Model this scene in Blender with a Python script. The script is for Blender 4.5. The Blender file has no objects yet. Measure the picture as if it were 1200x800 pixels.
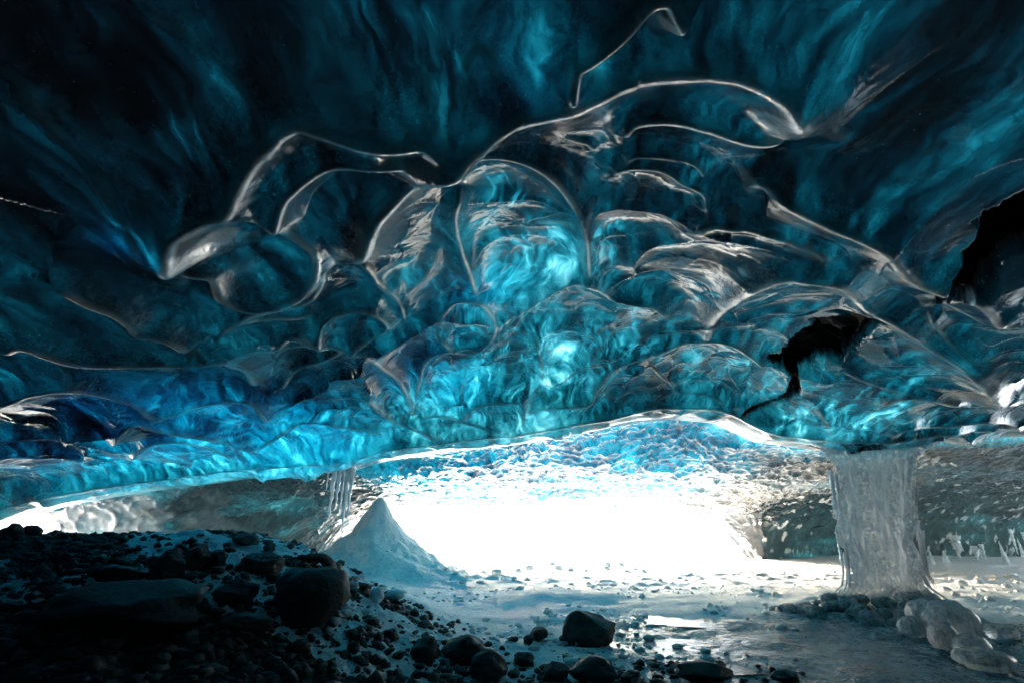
import bpy, bmesh, math, random
import numpy as np
from mathutils import Vector
from mathutils.bvhtree import BVHTree

SC = bpy.context.scene
COL = SC.collection
R = math.radians
rng = np.random.default_rng(7)
random.seed(7)

# ------------------------------------------------------------------ camera, world, sun, exposure
CAM_H, PITCH, FPX = 1.3, R(20.8), 17.0/36.0*1200.0
cd = bpy.data.cameras.new('camera'); cd.lens = 17.0; cd.sensor_width = 36.0
cd.clip_start = 0.05; cd.clip_end = 3000.0
cam = bpy.data.objects.new('camera', cd); COL.objects.link(cam)
cam.location = (0, 0, CAM_H); cam.rotation_euler = (math.pi/2 + PITCH, 0, 0)
SC.camera = cam

SUN_EL, SUN_AZ = R(13.0), R(-26)       # azimuth from +Y (straight ahead), negative = to the left
sun_dir = Vector((math.sin(SUN_AZ)*math.cos(SUN_EL), math.cos(SUN_AZ)*math.cos(SUN_EL), math.sin(SUN_EL)))
world = bpy.data.worlds.new("World"); SC.world = world; world.use_nodes = True
wn = world.node_tree; wn.nodes.clear()
wo = wn.nodes.new('ShaderNodeOutputWorld'); wb = wn.nodes.new('ShaderNodeBackground'); ws = wn.nodes.new('ShaderNodeTexSky')
ws.sky_type = 'NISHITA'; ws.sun_disc = False; ws.sun_elevation = SUN_EL; ws.sun_rotation = SUN_AZ
ws.altitude = 200; ws.air_density = 1.0; ws.dust_density = 4.0; ws.ozone_density = 1.0
wb.inputs[1].default_value = 0.12
wn.links.new(ws.outputs[0], wb.inputs[0]); wn.links.new(wb.outputs[0], wo.inputs[0])
sl = bpy.data.lights.new('sun', 'SUN'); sl.energy = 1.5; sl.angle = R(11); sl.color = (1.0, 0.95, 0.89)
so = bpy.data.objects.new('sun', sl); COL.objects.link(so)
so.rotation_euler = sun_dir.to_track_quat('Z', 'Y').to_euler(); so.location = (0, 40, 40)
SC.view_settings.view_transform = 'Standard'; SC.view_settings.look = 'None'
SC.view_settings.exposure = 4.8; SC.view_settings.gamma = 1.0
SC.view_settings.use_curve_mapping = False
cy = SC.cycles
cy.max_bounces = 7; cy.diffuse_bounces = 4; cy.glossy_bounces = 4; cy.transmission_bounces = 4
cy.use_denoising = True; cy.caustics_reflective = False; cy.caustics_refractive = False
cy.sample_clamp_indirect = 4.0; cy.blur_glossy = 0.4

# ------------------------------------------------------------------ maths helpers
def ray(px, py):
    cp, sp = math.cos(PITCH), math.sin(PITCH)
    return Vector((px-600, FPX*cp-(400-py)*sp, FPX*sp+(400-py)*cp)).normalized()
EYE = Vector((0, 0, CAM_H))

def _hash(ix, iy, iz, seed):
    h = (ix.astype(np.int64)*374761393 + iy.astype(np.int64)*668265263 + iz.astype(np.int64)*2147483647 + seed*1274126177) & 0xffffffff
    h = ((h ^ (h >> 13))*1274126177) & 0xffffffff
    h = ((h ^ (h >> 16))*2246822519) & 0xffffffff
    return ((h ^ (h >> 13)) & 0xffff).astype(np.float32)/65535.0

def vnoise(p, seed=0):
    """smooth value noise in -1..1 of (N,3) points"""
    i = np.floor(p); f = (p-i).astype(np.float32); i = i.astype(np.int64)
    u = f*f*f*(f*(f*6-15)+10)
    out = 0
    for dx in (0, 1):
        wx = u[:, 0] if dx else 1-u[:, 0]
        for dy in (0, 1):
            wy = u[:, 1] if dy else 1-u[:, 1]
            for dz in (0, 1):
                wz = u[:, 2] if dz else 1-u[:, 2]
                out = out + wx*wy*wz*_hash(i[:, 0]+dx, i[:, 1]+dy, i[:, 2]+dz, seed)
    return out*2-1

def fbm(p, seed=0, octv=4, lac=2.03, gain=0.5):
    a, s, o = 1.0, 1.0, 0
    for k in range(octv):
        o = o + a*vnoise(p*s+k*17.3, seed+k*7); a *= gain; s *= lac
    return o

def cells2(x, y, seed=0):
    """2D cellular noise: F1, F2 and a per-cell random value"""
    ix = np.floor(x).astype(np.int64); iy = np.floor(y).astype(np.int64)
    f1 = np.full(x.shape, 9.0, np.float32); f2 = f1.copy(); cid = np.zeros(x.shape, np.float32)
    z = np.zeros_like(ix)
    for dx in (-1, 0, 1):
        for dy in (-1, 0, 1):
            jx, jy = ix+dx, iy+dy
            px = jx+_hash(jx, jy, z, seed); py = jy+_hash(jx, jy, z+5, seed)
            d = np.sqrt((x-px)**2+(y-py)**2).astype(np.float32)
            near = d < f1
            f2 = np.where(near, f1, np.minimum(f2, d)); cid = np.where(near, _hash(jx, jy, z+9, seed), cid)
            f1 = np.where(near, d, f1)
    return f1, f2, cid

def sstep(a, b, x):
    t = np.clip((x-a)/(b-a), 0, 1); return t*t*(3-2*t)

def new_mesh(name, V, F, mat=None, smooth=True, attrs=None):
    """V (N,3) array, F (M,k) int array (k = 3 or 4)"""
    me = bpy.data.meshes.new(name)
    V = np.ascontiguousarray(V, np.float32); F = np.ascontiguousarray(F, np.int32)
    k = F.shape[1]
    me.vertices.add(len(V)); me.vertices.foreach_set('co', V.ravel())
    me.loops.add(F.size); me.loops.foreach_set('vertex_index', F.ravel())
    me.polygons.add(len(F)); me.polygons.foreach_set('loop_start', np.arange(0, F.size, k, dtype=np.int32))
    me.update(calc_edges=True)
    if smooth: me.polygons.foreach_set('use_smooth', np.ones(len(F), bool))
    for n, a in (attrs or {}).items():
        at = me.attributes.new(n, 'FLOAT', 'POINT'); at.data.foreach_set('value', np.ascontiguousarray(a, np.float32))
    if mat: me.materials.append(mat)
    me.validate()
    return me

def link(name, me, parent=None, loc=(0, 0, 0), rot=(0, 0, 0), scale=(1, 1, 1), **props):
    o = bpy.data.objects.new(name, me); COL.objects.link(o)
    o.location = loc; o.rotation_euler = rot; o.scale = scale
    if parent: o.parent = parent
    for k, v in props.items(): o[k] = v
    return o

def grid_faces(nr, nc):
    a = np.arange(nr*nc).reshape(nr, nc)
    return np.stack([a[:-1, :-1], a[:-1, 1:], a[1:, 1:], a[1:, :-1]], -1).reshape(-1, 4)

# ------------------------------------------------------------------ materials
class NT:
    def __init__(s, name):
        s.m = bpy.data.materials.new(name); s.m.use_nodes = True; s.t = s.m.node_tree; s.t.nodes.clear()
        s.out = s.t.nodes.new('ShaderNodeOutputMaterial')
    def n(s, typ, ins=None, **kw):
        nd = s.t.nodes.new(typ)
        for k, v in kw.items(): setattr(nd, k, v)
        for k, v in (ins or {}).items(): s.set(nd, k, v)
        return nd
    def set(s, nd, k, v):
        if isinstance(v, bpy.types.NodeSocket): s.t.links.new(v, nd.inputs[k])
        elif isinstance(v, bpy.types.Node): s.t.links.new(v.outputs[0], nd.inputs[k])
        else: nd.inputs[k].default_value = v
    def math(s, op, a, b=0.0, c=0.0, clamp=False):
        nd = s.n('ShaderNodeMath', operation=op, use_clamp=clamp)
        for i, v in enumerate((a, b, c)): s.set(nd, i, v)
        return nd.outputs[0]
    def noise(s, vec, scale, detail=3, rough=0.5, dist=0.0, lac=2.0):
        return s.n('ShaderNodeTexNoise', {'Vector': vec, 'Scale': scale, 'Detail': detail, 'Roughness': rough, 'Distortion': dist, 'Lacunarity': lac})
    def mapping(s, vec, scale=(1, 1, 1), rot=(0, 0, 0)):
        return s.n('ShaderNodeMapping', {'Vector': vec, 'Scale': scale, 'Rotation': rot}).outputs[0]
    def ramp(s, fac, stops):
        nd = s.n('ShaderNodeValToRGB', {'Fac': fac}); cr = nd.color_ramp
        while len(cr.elements) < len(stops): cr.elements.new(0.5)
        for e, (p, c) in zip(cr.elements, stops):
            e.position = p; e.color = (c, c, c, 1) if isinstance(c, (int, float)) else (*c, 1)
        return nd.outputs[0]
    def mix(s, fac, a, b, mode='MIX'):
        nd = s.n('ShaderNodeMix', data_type='RGBA', blend_type=mode)
        s.set(nd, 0, fac); s.set(nd, 6, a); s.set(nd, 7, b); return nd.outputs[2]
    def bump(s, h, strength, dist, normal=None):
        nd = s.n('ShaderNodeBump', {'Height': h, 'Strength': strength, 'Distance': dist})
        if normal is not None: s.set(nd, 'Normal', normal)
        return nd.outputs[0]
    def done(s, shader):
        s.t.links.new(shader.outputs[0] if isinstance(shader, bpy.types.Node) else shader, s.out.inputs[0]); return s.m

def vault_ice():
    t = NT('glacier_ice')
    geo = t.n('ShaderNodeNewGeometry'); P = geo.outputs['Position']
    thick = t.n('ShaderNodeAttribute', attribute_name='ice_extinction').outputs['Fac']
    dirt_and_shade = t.n('ShaderNodeAttribute', attribute_name='sediment_and_shade').outputs['Fac']
    frost_and_glint = t.n('ShaderNodeAttribute', attribute_name='frost_and_glint').outputs['Fac']
    # swirling bands of denser and clearer ice, drawn out along the layers
    warp = t.noise(P, 0.9, 3, 0.55)
    wv = t.n('ShaderNodeVectorMath', operation='SCALE'); t.set(wv, 0, warp.outputs['Color']); wv.inputs['Scale'].default_value = 0.8
    pv = t.n('ShaderNodeVectorMath', operation='ADD'); t.set(pv, 0, P); t.set(pv, 1, wv.outputs[0])
    PV = pv.outputs[0]
    band = t.noise(t.mapping(PV, (2.2, 0.6, 0.6)), 1.1, 6, 0.58, 0.4)
    vein = t.noise(t.mapping(PV, (1.6, 0.6, 0.6)), 1.5, 3, 0.5, 0.8)
    v = t.math('ABSOLUTE', t.math('SUBTRACT', vein.outputs[0], 0.5))
    vline = t.ramp(v, [(0.0, 1.0), (0.018, 0.55), (0.07, 0.0)])
    fine = t.noise(t.mapping(PV, (3.0, 1.0, 0.9)), 3.0, 2, 0.5, 0.4)
    bb = t.math('MULTIPLY', t.math('SUBTRACT', band.outputs[0], 0.5), 7.0)
    ff = t.math('MULTIPLY', t.math('SUBTRACT', fine.outputs[0], 0.5), 2.4)
    mul = t.math('ADD', 1.0, t.math('MULTIPLY', t.math('ADD', bb, ff), 0.25))
    T = t.math('MULTIPLY', thick, t.math('MAXIMUM', mul, 0.12))
    veinb = t.noise(t.mapping(PV, (2.6, 0.9, 1.0)), 2.2, 5, 0.6, 1.0)
    vb = t.ramp(t.math('ABSOLUTE', t.math('SUBTRACT', veinb.outputs[0], 0.5)), [(0.0, 1.0), (0.012, 0.6), (0.045, 0.0)])
    T = t.math('ADD', T, t.math('ADD', t.math('MULTIPLY', vline, 1.3), t.math('MULTIPLY', vb, 1.0)))
    # bright patches and threads painted in like sky refracted through the ice
    clr = t.n('ShaderNodeAttribute', attribute_name='sky_glow').outputs['Fac']
    v2 = t.noise(t.mapping(PV, (2.0, 0.7, 0.8)), 1.5, 1, 0.5, 1.2)
    th = t.ramp(t.math('ABSOLUTE', t.math('SUBTRACT', v2.outputs[0], 0.5)), [(0.0, 1.0), (0.02, 0.5), (0.06, 0.0)])
    sky_patch = t.ramp(t.noise(t.mapping(PV, (1.7, 0.6, 0.7)), 1.7, 2, 0.5, 1.2).outputs[0], [(0.56, 0.0), (0.66, 1.0)])
    thf = t.math('MULTIPLY', t.math('ADD', t.math('MULTIPLY', th, 0.35), t.math('MULTIPLY', sky_patch, 0.45)), clr)
    T = t.math('MULTIPLY', T, t.math('SUBTRACT', 1.0, t.math('MULTIPLY', thf, 0.85)))
    comb = t.n('ShaderNodeCombineColor')
    blu = t.n('ShaderNodeAttribute', attribute_name='blueness').outputs['Fac']
    agate = t.math('SINE', t.math('MULTIPLY', t.noise(t.mapping(PV, (1.5, 0.55, 0.6)), 0.8, 2, 0.4, 0.9).outputs[0], 48.0))  # contour bands painted in like lines of refracted light
    T = t.math('MULTIPLY', T, t.math('ADD', 1.0, t.math('MULTIPLY', agate, t.math('ADD', 0.05, t.math('MULTIPLY', clr, 0.10)))))
    sgs = [t.math('ADD', 1.3, t.math('MULTIPLY', blu, 0.6)), t.math('ADD', 0.62, t.math('MULTIPLY', blu, -0.03)), t.math('ADD', 0.56, t.math('MULTIPLY', blu, -0.1))]
    for i, sg in enumerate(sgs):
        t.set(comb, i, t.math('EXPONENT', t.math('MULTIPLY', t.math('MULTIPLY', T, sg), -1.0)))
    grey = t.mix(t.math('MAXIMUM', dirt_and_shade, 0.12), comb.outputs[0], (0.003, 0.0034, 0.0034, 1), 'MIX')
    # relief: soft dimples, fine flutes, and sandy grain on the ridges
    rip = t.noise(t.mapping(PV, (1.0, 1.0, 1.0)), 5.0, 3, 0.5, 0.4)
    gr = t.noise(P, 42.0, 3, 0.6)
    b1 = t.bump(rip.outputs[0], 0.15, 0.08)
    b1 = t.bump(fine.outputs[0], 0.10, 0.05, b1)
    b2 = t.bump(gr.outputs[0], t.math('ADD', 0.03, t.math('MULTIPLY', frost_and_glint, 0.25)), 0.02, b1)
    tr = t.n('ShaderNodeBsdfTranslucent', {'Color': grey, 'Normal': b2})
    df = t.n('ShaderNodeBsdfDiffuse', {'Color': t.mix(0.9, grey, (0.012, 0.017, 0.019, 1)), 'Normal': b2})
    body = t.n('ShaderNodeMixShader', {0: 0.14, 1: tr, 2: df})
    gl = t.n('ShaderNodeBsdfGlossy', {'Color': (1, 1, 1, 1), 'Roughness': t.math('ADD', 0.09, t.math('MULTIPLY', frost_and_glint, 0.16)), 'Normal': b2})
    fr = t.n('ShaderNodeFresnel', {'IOR': t.math('ADD', 1.55, t.math('MULTIPLY', t.n('ShaderNodeAttribute', attribute_name='rim').outputs['Fac'], 1.5)), 'Normal': b2})
    fis = t.n('ShaderNodeAttribute', attribute_name='fissure').outputs['Fac']
    black = t.n('ShaderNodeBsdfDiffuse', {'Color': (0.002, 0.002, 0.002, 1), 'Normal': b2})  # darkness inside the fissures, painted black
    fr = t.math('MULTIPLY', fr, t.math('SUBTRACT', 1.0, t.math('MULTIPLY', fis, 0.93)))
    glint_white = t.n('ShaderNodeBsdfDiffuse', {'Color': (0.92, 0.90, 0.90, 1), 'Normal': b2})  # white for the highlights painted on ridges; bubble specks share it
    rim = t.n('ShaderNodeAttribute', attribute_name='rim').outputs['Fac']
    hf = t.math('MULTIPLY', t.math('MULTIPLY', frost_and_glint, frost_and_glint), t.ramp(gr.outputs[0], [(0.45, 0.0), (0.6, 0.14)]))
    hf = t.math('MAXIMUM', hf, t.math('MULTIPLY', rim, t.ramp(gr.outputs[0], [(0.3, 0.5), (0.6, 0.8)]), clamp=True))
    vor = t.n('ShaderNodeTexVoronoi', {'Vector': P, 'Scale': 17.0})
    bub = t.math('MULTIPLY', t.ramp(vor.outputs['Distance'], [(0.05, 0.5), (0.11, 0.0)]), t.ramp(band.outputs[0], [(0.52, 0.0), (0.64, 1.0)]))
    hf = t.math('MAXIMUM', hf, t.math('MULTIPLY', bub, t.math('SUBTRACT', 1.0, dirt_and_shade)))
    body = t.n('ShaderNodeMixShader', {0: hf, 1: body, 2: glint_white})
    body = t.n('ShaderNodeMixShader', {0: fis, 1: body, 2: black})
    return t.done(t.n('ShaderNodeMixShader', {0: fr, 1: body, 2: gl}))

def snow_ground():
    t = NT('snow_and_grit')
    P = t.n('ShaderNodeNewGeometry').outputs['Position']
    grit = t.n('ShaderNodeAttribute', attribute_name='grit').outputs['Fac']
    wet = t.n('ShaderNodeAttribute', attribute_name='wet').outputs['Fac']
    n1 = t.noise(P, 1.3, 6, 0.65, 0.3); n2 = t.noise(P, 9.0, 5, 0.7); n3 = t.noise(P, 45, 3, 0.6)
    s = t.math('ADD', grit, t.math('MULTIPLY', t.math('SUBTRACT', n1.outputs[0], 0.5), 1.0))
    s = t.math('ADD', s, t.math('MULTIPLY', t.math('SUBTRACT', n2.outputs[0], 0.5), 0.9))
    gm = t.ramp(s, [(0.42, 0.0), (0.58, 1.0)])
    gcol = t.mix(n3.outputs[0], (0.012, 0.011, 0.011, 1), (0.05, 0.047, 0.045, 1))
    scol = t.mix(t.ramp(n2.outputs[0], [(0.35, 0.0), (0.7, 1.0)]), (0.62, 0.65, 0.66, 1), (0.84, 0.85, 0.85, 1))
    icol = t.mix(t.ramp(n1.outputs[0], [(0.35, 0.0), (0.65, 1.0)]), (0.05, 0.085, 0.1, 1), (0.22, 0.3, 0.32, 1))
    wm = t.ramp(t.math('ADD', wet, t.math('MULTIPLY', t.math('SUBTRACT', n2.outputs[0], 0.5), 1.2)), [(0.35, 0.0), (0.65, 1.0)])
    col = t.mix(gm, t.mix(wm, scol, icol), gcol)
    h = t.math('ADD', t.math('MULTIPLY', n2.outputs[0], 0.7), t.math('MULTIPLY', n3.outputs[0], 0.3))
    b = t.bump(h, 0.9, 0.07)
    rough = t.math('SUBTRACT', 0.85, t.math('MULTIPLY', wm, 0.62))
    p = t.n('ShaderNodeBsdfPrincipled', {'Base Color': col, 'Roughness': rough, 'Normal': b})
    return t.done(p)

def rock_mat(name, lo, hi, rough=0.75, frost_and_glint=0.0):
    t = NT(name)
    tc = t.n('ShaderNodeTexCoord').outputs['Object']
    oi = t.n('ShaderNodeObjectInfo').outputs['Random']
    ofs = t.n('ShaderNodeVectorMath', operation='ADD'); t.set(ofs, 0, tc)
    cx = t.n('ShaderNodeCombineXYZ', {0: t.math('MULTIPLY', oi, 31.0)}); t.set(ofs, 1, cx.outputs[0])
    n = t.noise(ofs.outputs[0], 4, 6, 0.65); n2 = t.noise(ofs.outputs[0], 28, 4, 0.7)
    col = t.mix(t.ramp(n.outputs[0], [(0.3, 0.0), (0.7, 1.0)]), (*lo, 1), (*hi, 1))
    if frost_and_glint:
        N = t.n('ShaderNodeSeparateXYZ', {0: t.n('ShaderNodeNewGeometry').outputs['Normal']}).outputs[2]
        f = t.math('ADD', t.math('MULTIPLY', N, 0.8), t.math('SUBTRACT', n2.outputs[0], 0.95))
        col = t.mix(t.math('MULTIPLY', t.ramp(f, [(0.3, 0.0), (0.42, 1.0)]), frost_and_glint), col, (0.75, 0.77, 0.78, 1))
    b = t.bump(n2.outputs[0], 0.5, 0.02); b = t.bump(n.outputs[0], 0.5, 0.08, b)
    return t.done(t.n('ShaderNodeBsdfPrincipled', {'Base Color': col, 'Roughness': rough, 'Normal': b}))

def clear_ice(name, tint=(0.82, 0.9, 0.92), white=0.35, rough=0.08, scale=20, ior=1.31, bstr=0.5):
    t = NT(name)
    P = t.n('ShaderNodeNewGeometry').outputs['Position']
    n = t.noise(t.mapping(P, (1, 1, 0.22)), scale, 4, 0.6); n2 = t.noise(P, scale*2.6, 3, 0.6)
    b = t.bump(n.outputs[0], bstr, 0.04); b = t.bump(n2.outputs[0], bstr*0.6, 0.012, b)
    g = t.n('ShaderNodeBsdfPrincipled', {'Base Color': (*tint, 1), 'Roughness': rough, 'IOR': ior, 'Transmission Weight': 1.0, 'Normal': b})
    w1 = t.n('ShaderNodeBsdfTranslucent', {'Color': (*[c*0.95 for c in tint], 1), 'Normal': b})
    w2 = t.n('ShaderNodeBsdfPrincipled', {'Base Color': (*[c*0.9 for c in tint], 1), 'Roughness': rough+0.12, 'Normal': b})
    w = t.n('ShaderNodeMixShader', {0: 0.4, 1: w1, 2: w2})
    f = t.ramp(n.outputs[0], [(0.35, max(0, white-0.3)), (0.7, min(1, white+0.3))])
    return t.done(t.n('ShaderNodeMixShader', {0: f, 1: g, 2: w}))

def puddle_mat():
    t = NT('meltwater')
    P = t.n('ShaderNodeNewGeometry').outputs['Position']
    n = t.noise(t.mapping(P, (1, 1.6, 1)), 6, 3, 0.5)
    n2 = t.noise(P, 26, 4, 0.65); b = t.bump(n.outputs[0], 0.35, 0.05); b = t.bump(n2.outputs[0], 0.4, 0.012, b)
    return t.done(t.n('ShaderNodeBsdfPrincipled', {'Base Color': (0.02, 0.09, 0.12, 1), 'Roughness': 0.12, 'IOR': 1.33, 'Normal': b}))

def plain_snow(name, c=(0.82, 0.83, 0.84)):
    t = NT(name)
    P = t.n('ShaderNodeNewGeometry').outputs['Position']
    n = t.noise(P, 14, 5, 0.7)
    b = t.bump(n.outputs[0], 0.4, 0.04)
    return t.done(t.n('ShaderNodeBsdfPrincipled', {'Base Color': (*c, 1), 'Roughness': 0.8, 'Normal': b}))

M_ICE = vault_ice(); M_GROUND = snow_ground()
M_ROCK = rock_mat('basalt', (0.014, 0.012, 0.012), (0.075, 0.062, 0.055), 0.6)
M_ROCKF = rock_mat('frosted_basalt', (0.014, 0.013, 0.013), (0.055, 0.05, 0.048), 0.75, 0.35)
M_GREY = rock_mat('grey_stone', (0.06, 0.058, 0.055), (0.16, 0.15, 0.14), 0.8, 0.3)
M_BROWN = rock_mat('brown_stone', (0.05, 0.032, 0.026), (0.12, 0.08, 0.065), 0.8)
M_COL = clear_ice('column_ice', (0.93, 0.95, 0.96), 0.68, 0.08, 26)
M_BALL = clear_ice('nodule_ice', (0.84, 0.9, 0.92), 0.62, 0.12, 18, bstr=0.7)
M_ICICLE = clear_ice('icicle_ice', (0.93, 0.96, 0.97), 0.85, 0.1, 30)
M_SNOW = plain_snow('packed_snow'); M_WATER = puddle_mat()

# ------------------------------------------------------------------ the ice: base surface
LIP_PX = [(-400, 700), (0, 606), (50, 592), (130, 578), (200, 568), (300, 556), (400, 550), (450, 536), (520, 526), (560, 522), (620, 515),
          (700, 501), (760, 489), (800, 486), (850, 491), (900, 514), (950, 521), (1000, 528), (1060, 524), (1100, 514), (1200, 508), (1600, 500)]
YL = 8.2
_lx, _lz = [], []
for px, py in LIP_PX:
    d = ray(px, py); k = YL/d.y; _lx.append(d.x*k); _lz.append(CAM_H+d.z*k)
_lx, _lz = np.array(_lx), np.array(_lz)
def lip_z(x): return np.maximum(np.interp(x, _lx, _lz), 0.9)
def lip_y(x): return YL + 0*x

def seg_dist(P, A, B):
    """distance of points P (N,k) to segment AB, and parameter"""
    ab = B-A; t = np.clip(((P-A)@ab)/max((ab@ab), 1e-9), 0, 1)
    return np.linalg.norm(P-(A+t[:, None]*ab), axis=1), t

FOOT = [(-30, 10.3), (-16, 10.6), (-12, 11.6), (-9.3, 13.2), (-7.4, 16.0), (-7.0, 19), (-6.9, 40), (9.6, 40), (9.6, 22), (9.7, 20.6), (14, 20.3), (22, 19.5), (40, 17)]
def foot_sd(x, y):
    """signed distance to the foot of the outer tunnel's walls (positive = open side)"""
    P = np.stack([x.ravel(), y.ravel()], 1); best = np.full(len(P), 1e9)
    for a, b in zip(FOOT[:-1], FOOT[1:]):
        d, _ = seg_dist(P, np.array(a, float), np.array(b, float)); best = np.minimum(best, d)
    poly = FOOT+[(40, -20), (-30, -20)]
    inside = np.zeros(len(P), bool)
    for i in range(len(poly)):
        (x1, y1), (x2, y2) = poly[i], poly[i-1]
        c = ((y1 > P[:, 1]) != (y2 > P[:, 1])) & (P[:, 0] < (x2-x1)*(P[:, 1]-y1)/((y2-y1) if y2 != y1 else 1e-9)+x1)
        inside ^= c
    return (np.where(inside, best, -best)).reshape(x.shape)

def base_z(x, y):
    zl = lip_z(x)
    top = 2.95+0.95*np.exp(-((x-0.7)/3.3)**2)+0.3*sstep(2, 6, x)
    top = np.minimum(top, top)
    L = 2.6-1.2*np.exp(-((x-0.9)/2.6)**2)
    t = np.sqrt(np.maximum(YL-y, 0)**2+0.02)-0.1414
    zv = zl+(top-zl)*(1-np.exp(-t/L))
    side = sstep(15.5, 10.5, np.abs(x))                     # the chamber closes at its sides and behind
    back = sstep(-11, -5, y)
    zv = -0.6+(zv+0.6)*np.sqrt(side*back+1e-6)
    # outer tunnel
    q = y-YL
    s = foot_sd(x, y)
    arch = np.interp(y, [8, 10, 12, 16, 19, 21.5, 27], [2.50, 2.56, 2.48, 2.32, 2.2, 2.12, 2.1])
    zt = arch*(1-np.exp(-np.maximum(s, 0)/1.25))-np.maximum(-s, 0)*2.0
    j = sstep(0.5, 3.4, q)
    zo = (zl+0.045*np.maximum(q, 0)+0.13*sstep(0.45, 0.8, q))*(1-j)+zt*j
    return np.where(q > 0, zo, zv)

# rows (y) and columns (fan) of the grid
_rows = np.concatenate([np.linspace(-11, 0.6, 34), np.linspace(0.66, 4.5, 200), np.linspace(4.515, 6.8, 170), np.linspace(6.812, 8.7, 170), np.geomspace(8.71, 21.5, 320)])
_cols = np.concatenate([np.linspace(-2.4, -1.01, 24), np.linspace(-1, 1, 960), np.linspace(1.01, 2.4, 24)])
GY, GS = np.meshgrid(_rows, _cols, indexing='ij')
GX = np.where(np.abs(GS) <= 1, GS*(1.6+1.16*np.maximum(GY, 0.6)), np.sign(GS)*((1.6+1.16*np.maximum(GY, 0.6))+(np.abs(GS)-1)/1.4*np.maximum(16-(1.6+1.16*np.maximum(GY, 0.6)), 1.5)))
GZ = base_z(GX, GY)
NR, NC = GX.shape
B0 = np.stack([GX, GY, GZ], -1)

def grid_normals(B):
    du = np.gradient(B, axis=0); dv = np.gradient(B, axis=1)
    n = np.cross(du, dv); n /= np.linalg.norm(n, axis=-1, keepdims=True)+1e-9
    n *= np.where(n[..., 2:3] > 0, -1, 1)
    return n
N0 = grid_normals(B0)           # towards the room (down)

# coarse copy of the base surface, to find where each traced ridge runs on it
cs = B0[::6, ::6]; _v = cs.reshape(-1, 3); _f = grid_faces(*cs.shape[:2])
_n = N0[::6, ::6].reshape(-1, 3); _BV = {}; _h = np.zeros(len(_v))
def on_ice(px, py, off=0.1):
    """point of the base surface under which the melted surface, standing off from it by OFF, meets this sight line"""
    k = round(off*40)
    if k not in _BV: _BV[k] = BVHTree.FromPolygons([tuple(p) for p in (_v+_n*(_h[:, None]+k/40)).tolist()], _f.tolist())
    h = _BV[k].ray_cast(EYE, ray(px, py))
    if h[0] is None: return None
    i = _f[h[2]]; return np.array(h[0])-_n[i].mean(0)*(k/40+_h[i].mean())

PF = B0.reshape(-1, 3).astype(np.float32)

def smooth_poly(pts, n=6):
    """Catmull-Rom through the points"""
    P = [np.array(p, float) for p in pts]; P = [2*P[0]-P[1]]+P+[2*P[-1]-P[-2]]; out = []
    for i in range(1, len(P)-2):
        for k in range(n):
            t = k/n; a, b, c, d = P[i-1:i+3]
            out.append(0.5*((2*b)+(-a+c)*t+(2*a-5*b+4*c-d)*t*t+(-a+3*b-3*c+d)*t**3))
    out.append(P[-2]); return out

def poly3(pts, off=0.1):
    c = smooth_poly([p[:2] for p in pts], 4); n = len(c)-1
    q = [on_ice(*p[:2], 0.05+off*float(sstep(0, .12, i/n)*sstep(1, .88, i/n)*.75+.25)) for i, p in enumerate(c)]
    q = [p for p in q if p is not None]
    return [np.array(p) for p in q]

def field_of(poly, reach, end_taper=True):
    """indices near the polyline, distance and 0..1 position along it"""
    P = np.array(poly); lo, hi = P.min(0)-reach, P.max(0)+reach
    idx = np.where(((PF >= lo) & (PF <= hi)).all(1))[0]
    if not len(idx): return idx, None, None
    Q = PF[idx].astype(np.float64); L = np.linalg.norm(np.diff(P, axis=0), axis=1); cum = np.concatenate([[0], np.cumsum(L)]); tot = cum[-1]+1e-9
    best = np.full(len(Q), 1e9); par = np.zeros(len(Q))
    for i in range(len(P)-1):
        d, t = seg_dist(Q, P[i], P[i+1]); m = d < best
        best = np.where(m, d, best); par = np.where(m, (cum[i]+t*L[i])/tot, par)
    return idx, best, par

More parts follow.
